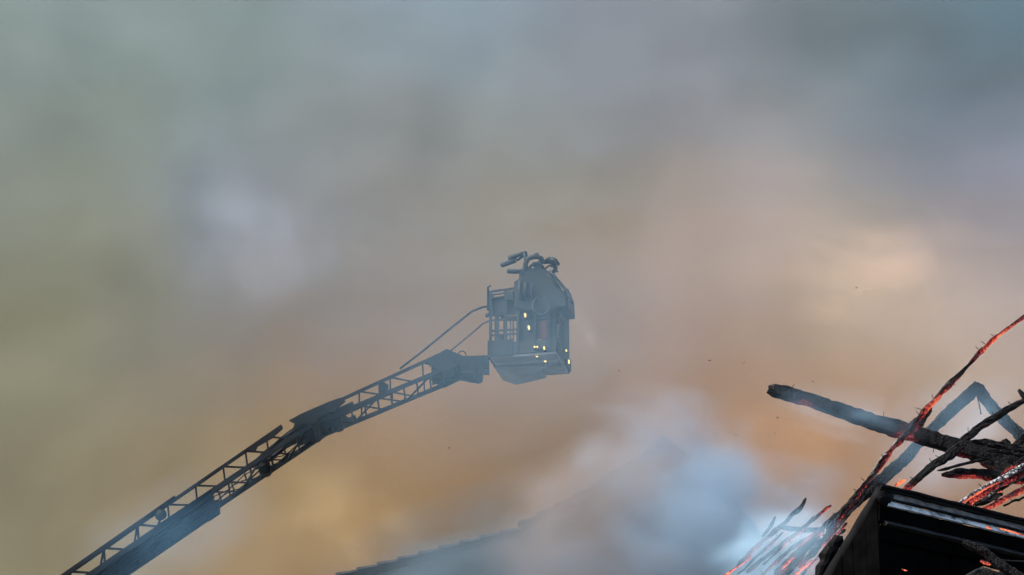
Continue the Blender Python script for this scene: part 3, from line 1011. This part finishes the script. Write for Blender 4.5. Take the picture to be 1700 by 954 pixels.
    P2([(875, 472), (875, 498)], 0.05, 'air_cylinder', out=0.12, n=12)
    MB().box(px(925, 512, 0.12), a * 0.2, b * 0.1, z * 0.22).build('tool_box', M_BASKET, root)
    MB().box(px(842, 500, 0.08), a * 0.14, b * 0.1, z * 0.2).build('tool_box', M_BASKET, root)
    P2([(905, 447), (912, 441), (921, 444), (926, 452)], 0.022, 'cable', M_RUBBER, out=0.02)
    P2([(880, 447), (888, 439), (897, 440), (904, 447)], 0.03, 'cable', M_RUBBER, out=0.1)
    P2([(938, 487), (944, 483), (947, 490), (941, 498)], 0.03, 'hose_coupling', M_RUBBER, out=0.1)
    P2([(930, 520), (932, 540), (929, 560)], 0.02, 'cable', M_RUBBER, out=0.06)
    # lit lamps: housing and lens
    def lamp(x, y, w, h, tilt=0.0, side=False):
        c = pxs(x, y, 0.05) if side else px(x, y, 0.09)
        ca, sa = math.cos(tilt), math.sin(tilt)
        h0, b = (b_, -a) if side else (a, b_)
        if side:
            w *= 2.2
        e1 = (h0 * ca + z * sa)
        e2 = (-h0 * sa + z * ca)
        ww, hh = w * 0.85 / s, h * 0.85 / s
        ho = MB().box(c - e1 * (ww / 2 + .012) - e2 * (hh / 2 + .012) - b * -0.012, e1 * (ww + .024), b * 0.08, e2 * (hh + .024)).build('work_lamp', M_BASKET, root)
        n_ = 10
        vs = [c + e1 * (ww / 2 * math.cos(t)) + e2 * (hh / 2 * math.sin(t)) - b * k for k in (0.0, 0.02) for t in [2 * math.pi * i / n_ for i in range(n_)]]
        fs_ = [tuple(range(n_))[::-1], tuple(range(n_, 2 * n_))] + [(i, (i + 1) % n_, n_ + (i + 1) % n_, n_ + i) for i in range(n_)]
        mesh('lens', vs, fs_, M_LIT, ho)
        return c

    lamp(873.5, 525.5, 4.2, 9, 0.12)
    lamp(879.5, 546, 4.2, 9.5, 0.12)
    lamp(889, 578, 4, 4.2)
    lamp(893.5, 578, 3.6, 4.2)
    lamp(905, 580, 4, 7, 0.1)
    lamp(893, 594, 4.6, 2.6)
    lamp(907, 602, 5.5, 3.2, -0.15)
    lamp(935.5, 582, 4.4, 4, 0, True)
    e = lamp(940, 600.5, 5, 8.5, 0.15, True)
    # the light these lamps throw: two narrow beams into the smoke
    for k, (x, y, tx, ty) in enumerate(((936, 582, 1010, 578), (881, 546, 930, 540))):
        ld = bpy.data.lights.new('lamp_beam', 'SPOT')
        ld.energy = 200.0
        ld.color = (1.0, 0.85, 0.6)
        ld.spot_size = math.radians(34)
        ld.spot_blend = 0.8
        ld.shadow_soft_size = 0.03
        lo = bpy.data.objects.new('lamp_beam', ld)
        C.objects.link(lo)
        lo.parent = root
        lo.matrix_parent_inverse = pmat(root).inverted()
        p, t = px(x, y, 0.2), px(tx, ty, 0.6)
        lo.location = p
        lo.rotation_euler = (p - t).to_track_quat('Z', 'Y').to_euler()
    return root


# ------------------------------------------------------------------ charred timbers
def timber(name, label, pts, thick, Y, mat, heat=0.0, ash=0.0, seed=0, depth=None, rough=0.16, nails=0, cat='beam', group='burnt roof timbers', ysl=0.0, under=0.25, seg=0.03, step=None):
    """an irregular charred timber along photo pixels at distance Y; thick in pixels (number or list); ysl = metres of extra distance from first to last point"""
    n = len(pts)
    th = thick if isinstance(thick, (list, tuple)) else [thick] * n
    s = ppm(Y)
    P = [at(x, y, Y + ysl * i / max(1, n - 1)) for i, (x, y) in enumerate(pts)]
    # resample
    path, rad = [], []
    for i in range(n - 1):
        L_ = (P[i + 1] - P[i]).length
        m = max(1, int(L_ / seg))
        for k in range(m):
            f = k / m
            path.append(P[i].lerp(P[i + 1], f))
            rad.append((th[i] * (1 - f) + th[i + 1] * f) / s / 2)
    path.append(P[-1])
    rad.append(th[-1] / s / 2)
    K = 14
    rnd = random.Random(seed)
    off = Vector((seed * 3.7, seed * 1.3, seed * 2.1))
    vs, hv, av = [], [], []
    N_ = len(path)
    for i, p in enumerate(path):
        t = (path[min(i + 1, N_ - 1)] - path[max(i - 1, 0)]).normalized()
        side = Vector((0, 1, 0)) - t * t.y
        side.normalize()
        up = side.cross(t)
        if up.z < 0:
            up = -up
        r = rad[i]
        r *= 1 + rough * 1.5 * noise.noise(p * 3.1 + off) + rough * noise.noise(p * 11 + off)
        rd = (depth / 2 if depth else rad[i])
        taper = 1.0
        if i == 0 or i == N_ - 1:
            taper = 0.72
        jit = t * 0.0
        for k in range(K):
            an = 2 * math.pi * (k + 0.5) / K
            cx, cz = math.cos(an), math.sin(an)
            # rounded square section
            q = max(abs(cx), abs(cz)) ** 0.75
            cx, cz = cx / q, cz / q
            d = side * (cx * rd * 0.85) + up * (cz * r * 0.82)
            w = p + d * taper
            nn = noise.noise(w * 9 + off) * 0.6 + noise.noise(w * 23 + off) * 0.5
            # alligator chunks: steps along the length
            st = 1 + rough * nn + rough * 1.1 * (noise.cell(Vector((w.x * 16, w.z * 16, k * 0.7)) + off) - 0.5) + rough * 0.8 * max(0.0, noise.noise(w * 37 + off) - 0.35) * 2
            w = p + d * taper * st
            if i in (0, N_ - 1):
                w += t * rnd.uniform(-0.6, 0.6) * r * (1 if i else -1)
            vs.append(w)
            lowside = max(0.0, -cz)
            hv.append(heat + under * lowside * (0.5 if heat > 0 else 0.25) + 0.42 * noise.noise(p * 2.6 + off * 2))
            av.append(ash + 0.35 * max(0.0, cz) + 0.25 * noise.noise(p * 2.3 + off * 3))
    fs = []
    for i in range(N_ - 1):
        for k in range(K):
            fs.append((i * K + k, i * K + (k + 1) % K, (i + 1) * K + (k + 1) % K, (i + 1) * K + k))
    fs.append(tuple(reversed(range(K))))
    fs.append(tuple((N_ - 1) * K + k for k in range(K)))
    o = mesh(name, vs, fs, mat)
    at_ = o.data.attributes.new('glow_level', 'FLOAT', 'POINT')
    at_.data.foreach_set('value', hv)
    at_ = o.data.attributes.new('ash', 'FLOAT', 'POINT')
    at_.data.foreach_set('value', av)
    tag(o, label, cat, group)
    # slivers and nails standing off it
    for k in range(int(nails * 0.6 + 0.5)):
        i = rnd.randrange(2, max(3, N_ - 2))
        i = min(i, N_ - 1)
        t = (path[min(i + 1, N_ - 1)] - path[max(i - 1, 0)]).normalized()
        up = Vector((0, -1, 0)).cross(t)
        if up.z < 0:
            up = -up
        sgn = 1 if rnd.random() < 0.78 else -1
        d = (up * sgn + t * rnd.uniform(-0.8, 0.8) + Vector((0, rnd.uniform(-.3, .3), 0))).normalized()
        ln = rnd.uniform(3, 8) / s
        b0 = path[i] + up * sgn * rad[i] * 0.6
        bend = Vector((rnd.uniform(-1, 1), 0, rnd.uniform(-1, 1))) * ln * 0.18
        MB().tube([b0, b0 + d * (rad[i] * 0.4 + ln * 0.5), b0 + d * (rad[i] * 0.4 + ln) + bend], [0.0045, 0.004, 0.003], 5).build('nail', M_NAIL, o)
    # char chunks that stick up, as pieces of the same timber
    return o


def timbers():
    T = timber
    T('purlin', 'thick long charred beam with its free end pointing left', [(1279, 646), (1295, 650), (1320, 657), (1350, 666), (1400, 683), (1451, 701), (1498, 714), (1545, 728), (1585, 741), (1640, 754), (1700, 768), (1770, 786)],
      [24, 28, 27, 28, 29, 33, 34, 33, 34, 38, 40, 40], 29.5, M_CHAR, 0.20, -0.12, 1, 0.2, 0.075, 10)
    T('rafter_batten', 'long thin glowing batten crossing in front of the thick beam', [(1330, 940), (1365, 897), (1395, 857), (1424, 820), (1451, 785), (1485, 741), (1515, 708), (1535, 683), (1552, 664), (1572, 641), (1599, 616), (1625, 587), (1652, 560), (1683, 538), (1700, 525), (1735, 498)],
      [12, 12, 12, 12, 12, 12, 15, 15, 12, 13, 10, 10, 10, 9, 8, 7], 28.2, M_CHARH, 0.30, 0.12, 2, 0.07, 0.30, 22)
    T('rafter_stub', 'short charred stub leaning into the thick beam under the batten', [(1512, 712), (1526, 700), (1538, 684), (1546, 668)], [16, 20, 16, 8], 28.6, M_CHARH, 0.30, -0.1, 3, 0.06, 0.25)
    T('rafter', 'charred rafter rising from the beam to the right edge', [(1596, 737), (1604, 728), (1626, 709), (1651, 694), (1676, 677), (1700, 665), (1740, 640)], [22, 18, 17, 17, 15, 11, 10], 28.5, M_CHAR, 0.24, 0.02, 4, 0.10, 0.13, 8)
    T('rafter', 'charred rafter hanging down left below the beam', [(1592, 742), (1575, 757), (1550, 771), (1533, 786), (1512, 804), (1490, 826), (1470, 850)], [26, 22, 17, 14, 14, 13, 12], 29.0, M_CHAR, 0.22, -0.05, 5, 0.10, 0.13, 6)
    T('rafter', 'left leg of the peaked rafter pair in blue smoke', [(1624, 640), (1608, 656), (1580, 681), (1552, 708), (1498, 766), (1451, 806), (1400, 852), (1345, 900), (1290, 955)], [26, 26, 24, 24, 24, 23, 22, 20, 20], 35.0, M_CHAR, -0.1, -0.4, 6, 0.16, 0.10)
    T('rafter', 'right leg of the peaked rafter pair in blue smoke', [(1622, 640), (1632, 656), (1650, 680), (1675, 704), (1700, 728), (1740, 768)], [24, 24, 24, 24, 25, 24], 35.3, M_CHAR, 0.05, -0.4, 7, 0.16, 0.10)
    T('peak_peg', 'small peg on top of the peaked rafter pair', [(1620, 645), (1619, 638), (1618, 633)], [5, 5, 6], 35.1, M_CHAR, -0.2, -0.4, 8, None, 0.1, cat='peg', seg=0.02)
    T('hanging_rod', 'thin rod hanging below the peaked rafter pair', [(1622, 656), (1625, 668), (1628, 683), (1628.5, 687)], [2.4, 2.6, 2.6, 4.6], 35.2, M_CHAR, -0.2, -0.4, 9, None, 0.05, cat='rod')
    T('rafter_stub', 'black stub poking in from the right edge', [(1691, 647), (1696, 653), (1704, 664), (1715, 682)], [7, 9, 9, 8], 26.5, M_CHAR, -0.2, -0.4, 10, 0.07, 0.1)
    T('charred_board', 'split charred board lying on top of the thick beam', [(1612, 733), (1630, 733), (1660, 739), (1690, 746), (1730, 754)], [9, 14, 15, 16, 16], 29.1, M_CHAR, -0.1, 0.16, 11, 0.10, 0.28, 2)
    T('charred_board', 'lower grey streaked board on the face of the thick beam', [(1638, 747), (1660, 749), (1690, 754), (1730, 764)], [6, 9, 10, 10], 29.0, M_CHAR, -0.1, 0.20, 12, 0.08, 0.25)
    T('char_lump', 'round charred knob on top of the split board', [(1664, 733), (1670, 733), (1676, 735)], [8, 12, 7], 29.15, M_CHAR, -0.2, -0.1, 13, None, 0.2, cat='char', seg=0.02)
    T('rafter', 'charred rafter entering from the right edge above the board', [(1680, 744), (1692, 733), (1704, 722), (1725, 705)], [10, 13, 14, 14], 29.6, M_CHAR, 0.0, 0.0, 14, 0.1, 0.2)
    T('charred_slab', 'broad charred slab with a glowing lower rim under the beam', [(1564, 788), (1575, 787), (1592, 786), (1613, 785), (1640, 788), (1666, 792), (1700, 796), (1740, 800)], [6, 13, 17, 20, 24, 24, 18, 16], 28.9, M_CHARH, 0.14, -0.2, 15, 0.16, 0.22, 2, under=0.6)
    T('charred_strip', 'thin dark strip above the broad glowing slab', [(1556, 781), (1568, 779), (1585, 774), (1604, 769), (1624, 764), (1640, 760)], [2, 6, 6, 5, 6, 6], 28.8, M_CHAR, -0.1, -0.2, 16, 0.05, 0.18)
    T('charred_slab', 'dark charred slab filling the gap under the beam at the right edge', [(1628, 768), (1655, 775), (1680, 783), (1720, 793)], [10, 22, 24, 22], 29.3, M_CHARH, 0.2, -0.3, 17, 0.12, 0.2)
    T('rafter', 'white ash covered cracked rafter with a red glowing underside', [(1592, 836), (1604, 828), (1619, 818), (1640, 806), (1660, 796), (1681, 784), (1697, 775), (1730, 757)], [7, 9, 10, 10, 10, 10, 10, 10], 27.5, M_CHARA, 0.06, 0.36, 18, 0.10, 0.12, 5, under=0.7)
    T('charred_chunk', 'red glowing chunk below the white ash rafter', [(1606, 838), (1625, 826), (1645, 812), (1668, 797), (1700, 782)], [12, 22, 26, 22, 14], 28.0, M_CHARH, 0.24, -0.2, 19, 0.14, 0.25)
    T('charred_chunk', 'dark chunk with one orange ember on the gutter', [(1618, 838), (1636, 832), (1652, 824), (1664, 820)], [8, 18, 20, 8], 27.7, M_CHARH, 0.22, 0.0, 20, 0.10, 0.25)
    T('batten', 'red glowing batten at the right edge above the gutter', [(1630, 846), (1645, 840), (1660, 832), (1676, 823), (1697, 813), (1730, 798)], [9, 11, 12, 12, 12, 11], 27.2, M_CHARH, 0.34, -0.05, 21, 0.06, 0.2, 4)
    T('batten', 'upper left of the small battens, dark tip and pink embers', [(1338, 827), (1333, 836), (1327, 846), (1317, 853), (1303, 868), (1288, 880), (1262, 902), (1225, 938)], [4, 8, 11, 9, 9, 9, 8, 7], 33.0, M_CHARH, 0.26, -0.1, 22, 0.06, 0.28, 4)
    T('batten', 'small batten with a bright red tip', [(1380, 839), (1372, 844), (1364, 851), (1343, 869), (1327, 882), (1303, 899), (1270, 925), (1240, 950)], [4, 7, 8, 9, 9, 9, 9, 8], 32.6, M_CHARH, 0.30, -0.05, 23, 0.06, 0.24, 2)
    T('batten', 'glowing batten beside the black roof edge, upper one', [(1398, 860), (1382, 872), (1362, 884), (1335, 897), (1312, 912), (1280, 940), (1262, 958)], [7, 9, 9, 9, 8, 8, 8], 32.0, M_CHARH, 0.28, 0.05, 24, 0.06, 0.22, 1)
    T('batten', 'glowing batten beside the black roof edge, lower one', [(1402, 880), (1388, 888), (1372, 900), (1350, 915), (1325, 935), (1300, 958)], [8, 8, 8, 8, 8, 8], 31.4, M_CHARH, 0.30, 0.0, 25, 0.06, 0.22)
    T('batten', 'short red glowing batten near the bottom edge', [(1348, 930), (1340, 937), (1330, 945), (1314, 960)], [5, 7, 6, 6], 30.6, M_CHARH, 0.40, 0.0, 26, 0.05, 0.2)
    T('batten', 'leftmost ember batten fading into blue smoke', [(1247, 923), (1240, 929), (1228, 938), (1211, 950), (1198, 960)], [5, 7, 5, 5, 5], 33.5, M_CHARH, 0.46, 0.0, 27, 0.05, 0.2)
    T('batten', 'nearly level dark lath joining the small battens', [(1292, 874), (1310, 877), (1332, 880), (1356, 880), (1380, 876)], [6, 10, 13, 11, 8], 32.9, M_CHAR, 0.05, -0.3, 28, 0.05, 0.2)
    T('batten', 'small stub in the smoke left of the small battens', [(1287, 858), (1284, 864), (1278, 876), (1266, 890)], [6, 8, 7, 6], 33.4, M_CHAR, 0.1, -0.3, 29, 0.05, 0.2)
    for k, (lb, p0, p1, th, Yk) in enumerate((
            ('thin ember speckled lath, left of the lath with the bright red tip', (1352, 856), (1268, 936), 5, 31.8),
            ('thin ember speckled lath crossing under the level lath', (1370, 868), (1290, 962), 6, 31.2),
            ('thin lath fading into smoke left of the dark tipped batten', (1300, 884), (1224, 954), 5, 33.2),
            ('thin pink glowing lath close beside the black roof edge', (1404, 868), (1330, 958), 6, 30.8),
            ('thin lath low among the small battens, near the bottom edge', (1318, 922), (1282, 962), 5, 30.2),
            ('thin lath between the long batten and the roof edge corner', (1440, 818), (1372, 900), 5, 30.0),
            ('thin glowing lath above the white ash rafter at the right edge', (1662, 786), (1712, 752), 6, 27.9),
            ('thin dark lath under the white ash rafter at the right edge', (1640, 822), (1712, 786), 7, 27.8),
            ('short stick behind the red glowing batten at the right edge', (1668, 838), (1712, 822), 6, 27.6))):
        n_ = 7
        rk = random.Random(100 + k)
        pts_ = [(p0[0] + (p1[0] - p0[0]) * i / n_ + rk.uniform(-1.6, 1.6), p0[1] + (p1[1] - p0[1]) * i / n_ + rk.uniform(-1.6, 1.6)) for i in range(n_ + 1)]
        T('lath', lb, pts_, [th * rk.uniform(0.7, 1.25) for _ in pts_], Yk, M_CHARH, 0.20, -0.05, 60 + k, 0.035, 0.3, 2)
    T('ember_tip', 'small red ember tip just above the gutter corner', [(1486, 806), (1494, 801), (1503, 796)], [5, 8, 4], 28.0, M_CHARH, 0.5, 0.0, 30, None, 0.2, cat='ember', seg=0.02)
    T('rafter', 'violet grey rafter seen through the gap at the bottom right', [(1705, 905), (1692, 926), (1676, 942), (1655, 962)], [16, 16, 16, 16], 34.0, M_CHAR, -0.1, -0.3, 31, 0.1, 0.1)


# ------------------------------------------------------------------ black roof edge in front
def roof_edge():
    Cn = at(1455, 805, 23.1)
    e = Vector((1.44, 1.15, 0)).normalized()
    nrm = Vector((e.y, -e.x, 0))            # towards the camera
    z = Vector((0, 0, 1))
    f = (at(1365, 954, 23.66) - Cn)
    fd = f.normalized()
    root = thing('burnt_roof_edge', 'black burnt roof edge with gutter and peeling white strip coloured as sky sheen, lower right', 'roof edge', Cn)
    LEN = 3.4

    def strip(name, prof, mat, s0=0.0, s1=LEN, wob=0.0, par=root, seed=1, smooth=False):
        """closed profile (out, up) drawn along the edge"""
        n = len(prof)
        m = max(2, int((s1 - s0) / 0.08)) if wob else 2
        vs, fs = [], []
        for i in range(m):
            s = s0 + (s1 - s0) * i / (m - 1)
            for k, (u, w) in enumerate(prof):
                p = Cn + e * s + nrm * u + z * w
                if wob:
                    p += nrm * wob * noise.noise(Vector((s * 5, k * 0.3, seed))) + z * wob * noise.noise(Vector((s * 6, k * 0.3, seed + 9)))
                vs.append(p)
        for i in range(m - 1):
            for k in range(n):
                fs.append((i * n + k, i * n + (k + 1) % n, (i + 1) * n + (k + 1) % n, (i + 1) * n + k))
        fs.append(tuple(range(n)))
        fs.append(tuple(reversed([(m - 1) * n + k for k in range(n)])))
        return mesh(name, vs, fs, mat, par, smooth)

    bead = [(0.045 + 0.022 * math.cos(t), -0.012 + 0.020 * math.sin(t)) for t in [2 * math.pi * i / 10 for i in range(10)]]
    strip('gutter_bead', bead, M_SOOT, 0.0, LEN, 0.008, smooth=True)
    strip('gutter_lip', [(0.045, -0.01), (0.05, -0.05), (0.035, -0.055), (0.03, -0.01)], M_SOOT, 0.0, LEN, 0.008, seed=2)
    strip('gutter_channel', [(0.02, -0.03), (0.045, -0.105), (0.03, -0.11), (-0.05, -0.03)], M_SHEENG, 0.05, LEN, 0.010, seed=3)
    strip('trim_bead', [(0.05, -0.104), (0.056, -0.122), (0.02, -0.122), (0.02, -0.100)], M_SOOT, 0.0, LEN, 0.006, seed=4)
    strip('sheen_trim', [(0.032, -0.124), (0.05, -0.172), (0.03, -0.178), (-0.02, -0.124)], M_SHEEN, 0.09, LEN, 0.010, seed=5)
    strip('fascia_board', [(0.03, -0.176), (0.022, -0.31), (-0.06, -0.31), (-0.06, -0.15)], M_SOOTW, 0.0, LEN, 0.006, seed=6)
    strip('ledge_moulding', [(0.026, -0.30), (0.062, -0.325), (0.066, -0.34), (0.03, -0.352), (-0.02, -0.352), (-0.02, -0.30)], M_LEDGE, 0.05, LEN, 0.006, seed=7)
    strip('lower_board', [(0.015, -0.35), (0.0, -0.46), (-0.10, -0.46), (-0.10, -0.33)], M_SOOTW, 0.0, LEN, 0.012, seed=8)
    # verge board down the left side, rounded
    vb = MB()
    pts = [Cn + fd * (i * 0.09) + nrm * 0.0 for i in range(16)]
    pts = [p + e * (0.07 + 0.01 * noise.noise(p * 4)) - z * 0.055 + nrm * 0.03 for p in pts]
    vb.tube(pts, [0.085 + 0.008 * noise.noise(p * 7) for p in pts], 12)
    vb.build('verge_roll', M_SOOT, root, True)
    # left side: upright charred boards under the sloping verge
    rnd = random.Random(12)
    fh = Vector((fd.x, fd.y, 0))
    fl = fh.length
    fh = fh / fl
    sl = fd.z / fl
    t = 0.0
    while t < 1.5:
        wd = rnd.uniform(0.13, 0.18)
        o0 = Cn - e * rnd.uniform(0.0, 0.012) + fh * t + z * (sl * t - 0.07)
        o1 = Cn - e * 0.004 + fh * (t + wd - 0.006) + z * (sl * (t + wd) - 0.07)
        dn = Vector((0, 0, -1.5))
        MB().hexa([o0 + dn, o1 + dn, o1 + dn + e * 0.03, o0 + dn + e * 0.03], [o0, o1, o1 + e * 0.03, o0 + e * 0.03]).build('side_board', M_SOOTW, root)
        t += wd
    # front under the cornice: upright boards, the last ones burnt short
    t = 0.04
    while t < 1.25:
        wd = rnd.uniform(0.11, 0.16)
        ln = 1.4 if t < 0.95 else max(0.10, 0.5 - (t - 0.95) * 1.6 + rnd.uniform(-0.06, 0.06))
        o0 = Cn + e * t - nrm * (0.03 + rnd.uniform(0, 0.012)) - z * 0.44
        MB().hexa([o0 - z * ln, o0 + e * (wd - 0.006) - z * (ln + rnd.uniform(-.05, .05)), o0 + e * (wd - 0.006) - z * ln - nrm * 0.03, o0 - z * ln - nrm * 0.03],
                  [o0, o0 + e * (wd - 0.006), o0 + e * (wd - 0.006) - nrm * 0.03, o0 - nrm * 0.03]).build('front_board', M_SOOTW, root)
        t += wd
    # clay lumps at the verge
    for (x, y, r) in ((1392, 906, 0.055), (1379, 925, 0.065), (1370, 945, 0.05)):
        c = at(x, y, 23.75)
        vs = []
        mb = MB()
        mb.tube([c + Vector((-0.05, 0, -0.07)), c + Vector((-0.045, 0, 0.0)), c + Vector((0, 0, 0.05)), c + Vector((0.05, 0, 0.06))], [r * .7, r, r * 1.05, r * .6], 9)
        for v in mb.v:
            v += Vector((1, 0.5, 1)) * 0.02 * noise.noise(v * 12)
        mb.build('verge_tile', M_SOOT, root)
    # hanging wire across the gap
    wz = [at(1655, 929, 23.4), at(1680, 931, 23.6), at(1720, 932, 23.9)]
    w = MB().tube(wz, 0.006, 6).build('wire', M_NAIL, None, True)
    tag(w, 'thin wire across the gap at the bottom right', 'wire')
    timber('charred_timber', 'charred timber slanting down to the bottom right corner', [(1600, 900), (1634, 916), (1646, 926), (1661, 938), (1681, 950), (1705, 966)], [12, 18, 20, 20, 20, 20], 22.6, M_CHAR, 0.12, 0.10, 41, 0.10, 0.16, 0)
    timber('charred_log', 'rounded charred log at the bottom edge below the gutter', [(1590, 985), (1608, 966), (1632, 955), (1655, 962), (1668, 980)], [26, 32, 34, 32, 26], 22.4, M_CHAR, 0.10, 0.12, 42, 0.14, 0.12, 0)
    timber('ember_lump', 'red ember between the two charred timbers at the bottom', [(1628, 931), (1637, 934), (1645, 937)], [4, 8, 4], 22.3, M_CHARH, 0.55, 0.0, 43, None, 0.25, cat='ember', seg=0.015)
    timber('ember_lump', 'dull red ember under the ledge moulding', [(1617, 903), (1626, 907), (1636, 912)], [3, 7, 3], 22.9, M_CHARH, 0.30, 0.0, 44, None, 0.25, cat='ember', seg=0.015)
    timber('ember_lump', 'small orange ember on the black fascia', [(1637, 874), (1642, 876), (1646, 877)], [2, 5, 2], 23.75, M_CHARH, 0.50, 0.0, 45, None, 0.25, cat='ember', seg=0.012)
    timber('ember_lump', 'row of tiny embers below the white strip at the right edge', [(1660, 877), (1675, 881), (1692, 886), (1705, 890)], [2, 2.5, 3.5, 2], 23.95, M_CHARH, 0.34, 0.0, 46, None, 0.3, cat='ember', seg=0.02)
    timber('ember_lump', 'faint ember low on the black soffit', [(1497, 944), (1501, 946), (1506, 947)], [1.5, 3, 1.5], 23.2, M_CHARH, 0.42, 0.0, 47, None, 0.25, cat='ember', seg=0.012)


# ------------------------------------------------------------------ ash flakes in the air
def flakes():
    rnd = random.Random(3)
    for (x, y, Y, w) in ((1349, 633, 30, 'just above the free end of the long beam'), (1291, 693, 32, 'just below the free end of the long beam'), (1286, 719, 33, 'lowest under the free end of the long beam'),
                        (1235, 602, 36, 'left of and above the long beam end'), (1178, 598, 38, 'farther left of the long beam end, level with the lamps'), (1222, 722, 40, 'above the pale blue smoke'),
                        (745, 743, 50, 'below the outer ladder section'), (943, 750, 45, 'above the tiled roof slope'), (1028, 615, 40, 'right of the basket floor'), (1422, 477, 34, 'high up in the cream smoke')):
        c = at(x, y, Y)
        s = rnd.uniform(1.8, 3.6) / ppm(Y)
        an = rnd.uniform(-0.6, 0.9)
        d = Vector((math.cos(an), rnd.uniform(-.4, .4), math.sin(an))) * s
        n2 = Vector((-d.z, 0.02, d.x)) * 0.35
        vs = [c - d, c - d * 0.2 + n2, c + d, c + d * 0.1 - n2, c + Vector((0, 0.02, 0)), c - Vector((0, 0.02, 0))]
        o = mesh('ash_flake', vs, [(0, 1, 4), (1, 2, 4), (2, 3, 4), (3, 0, 4), (1, 0, 5), (2, 1, 5), (3, 2, 5), (0, 3, 5)], M_FLAKE)
        tag(o, 'tiny dark ash flake ' + w, 'ash flake', 'floating ash flakes')


ground()
tiled_roof()
ladder()
basket()
timbers()
roof_edge()
flakes()
smoke_all()
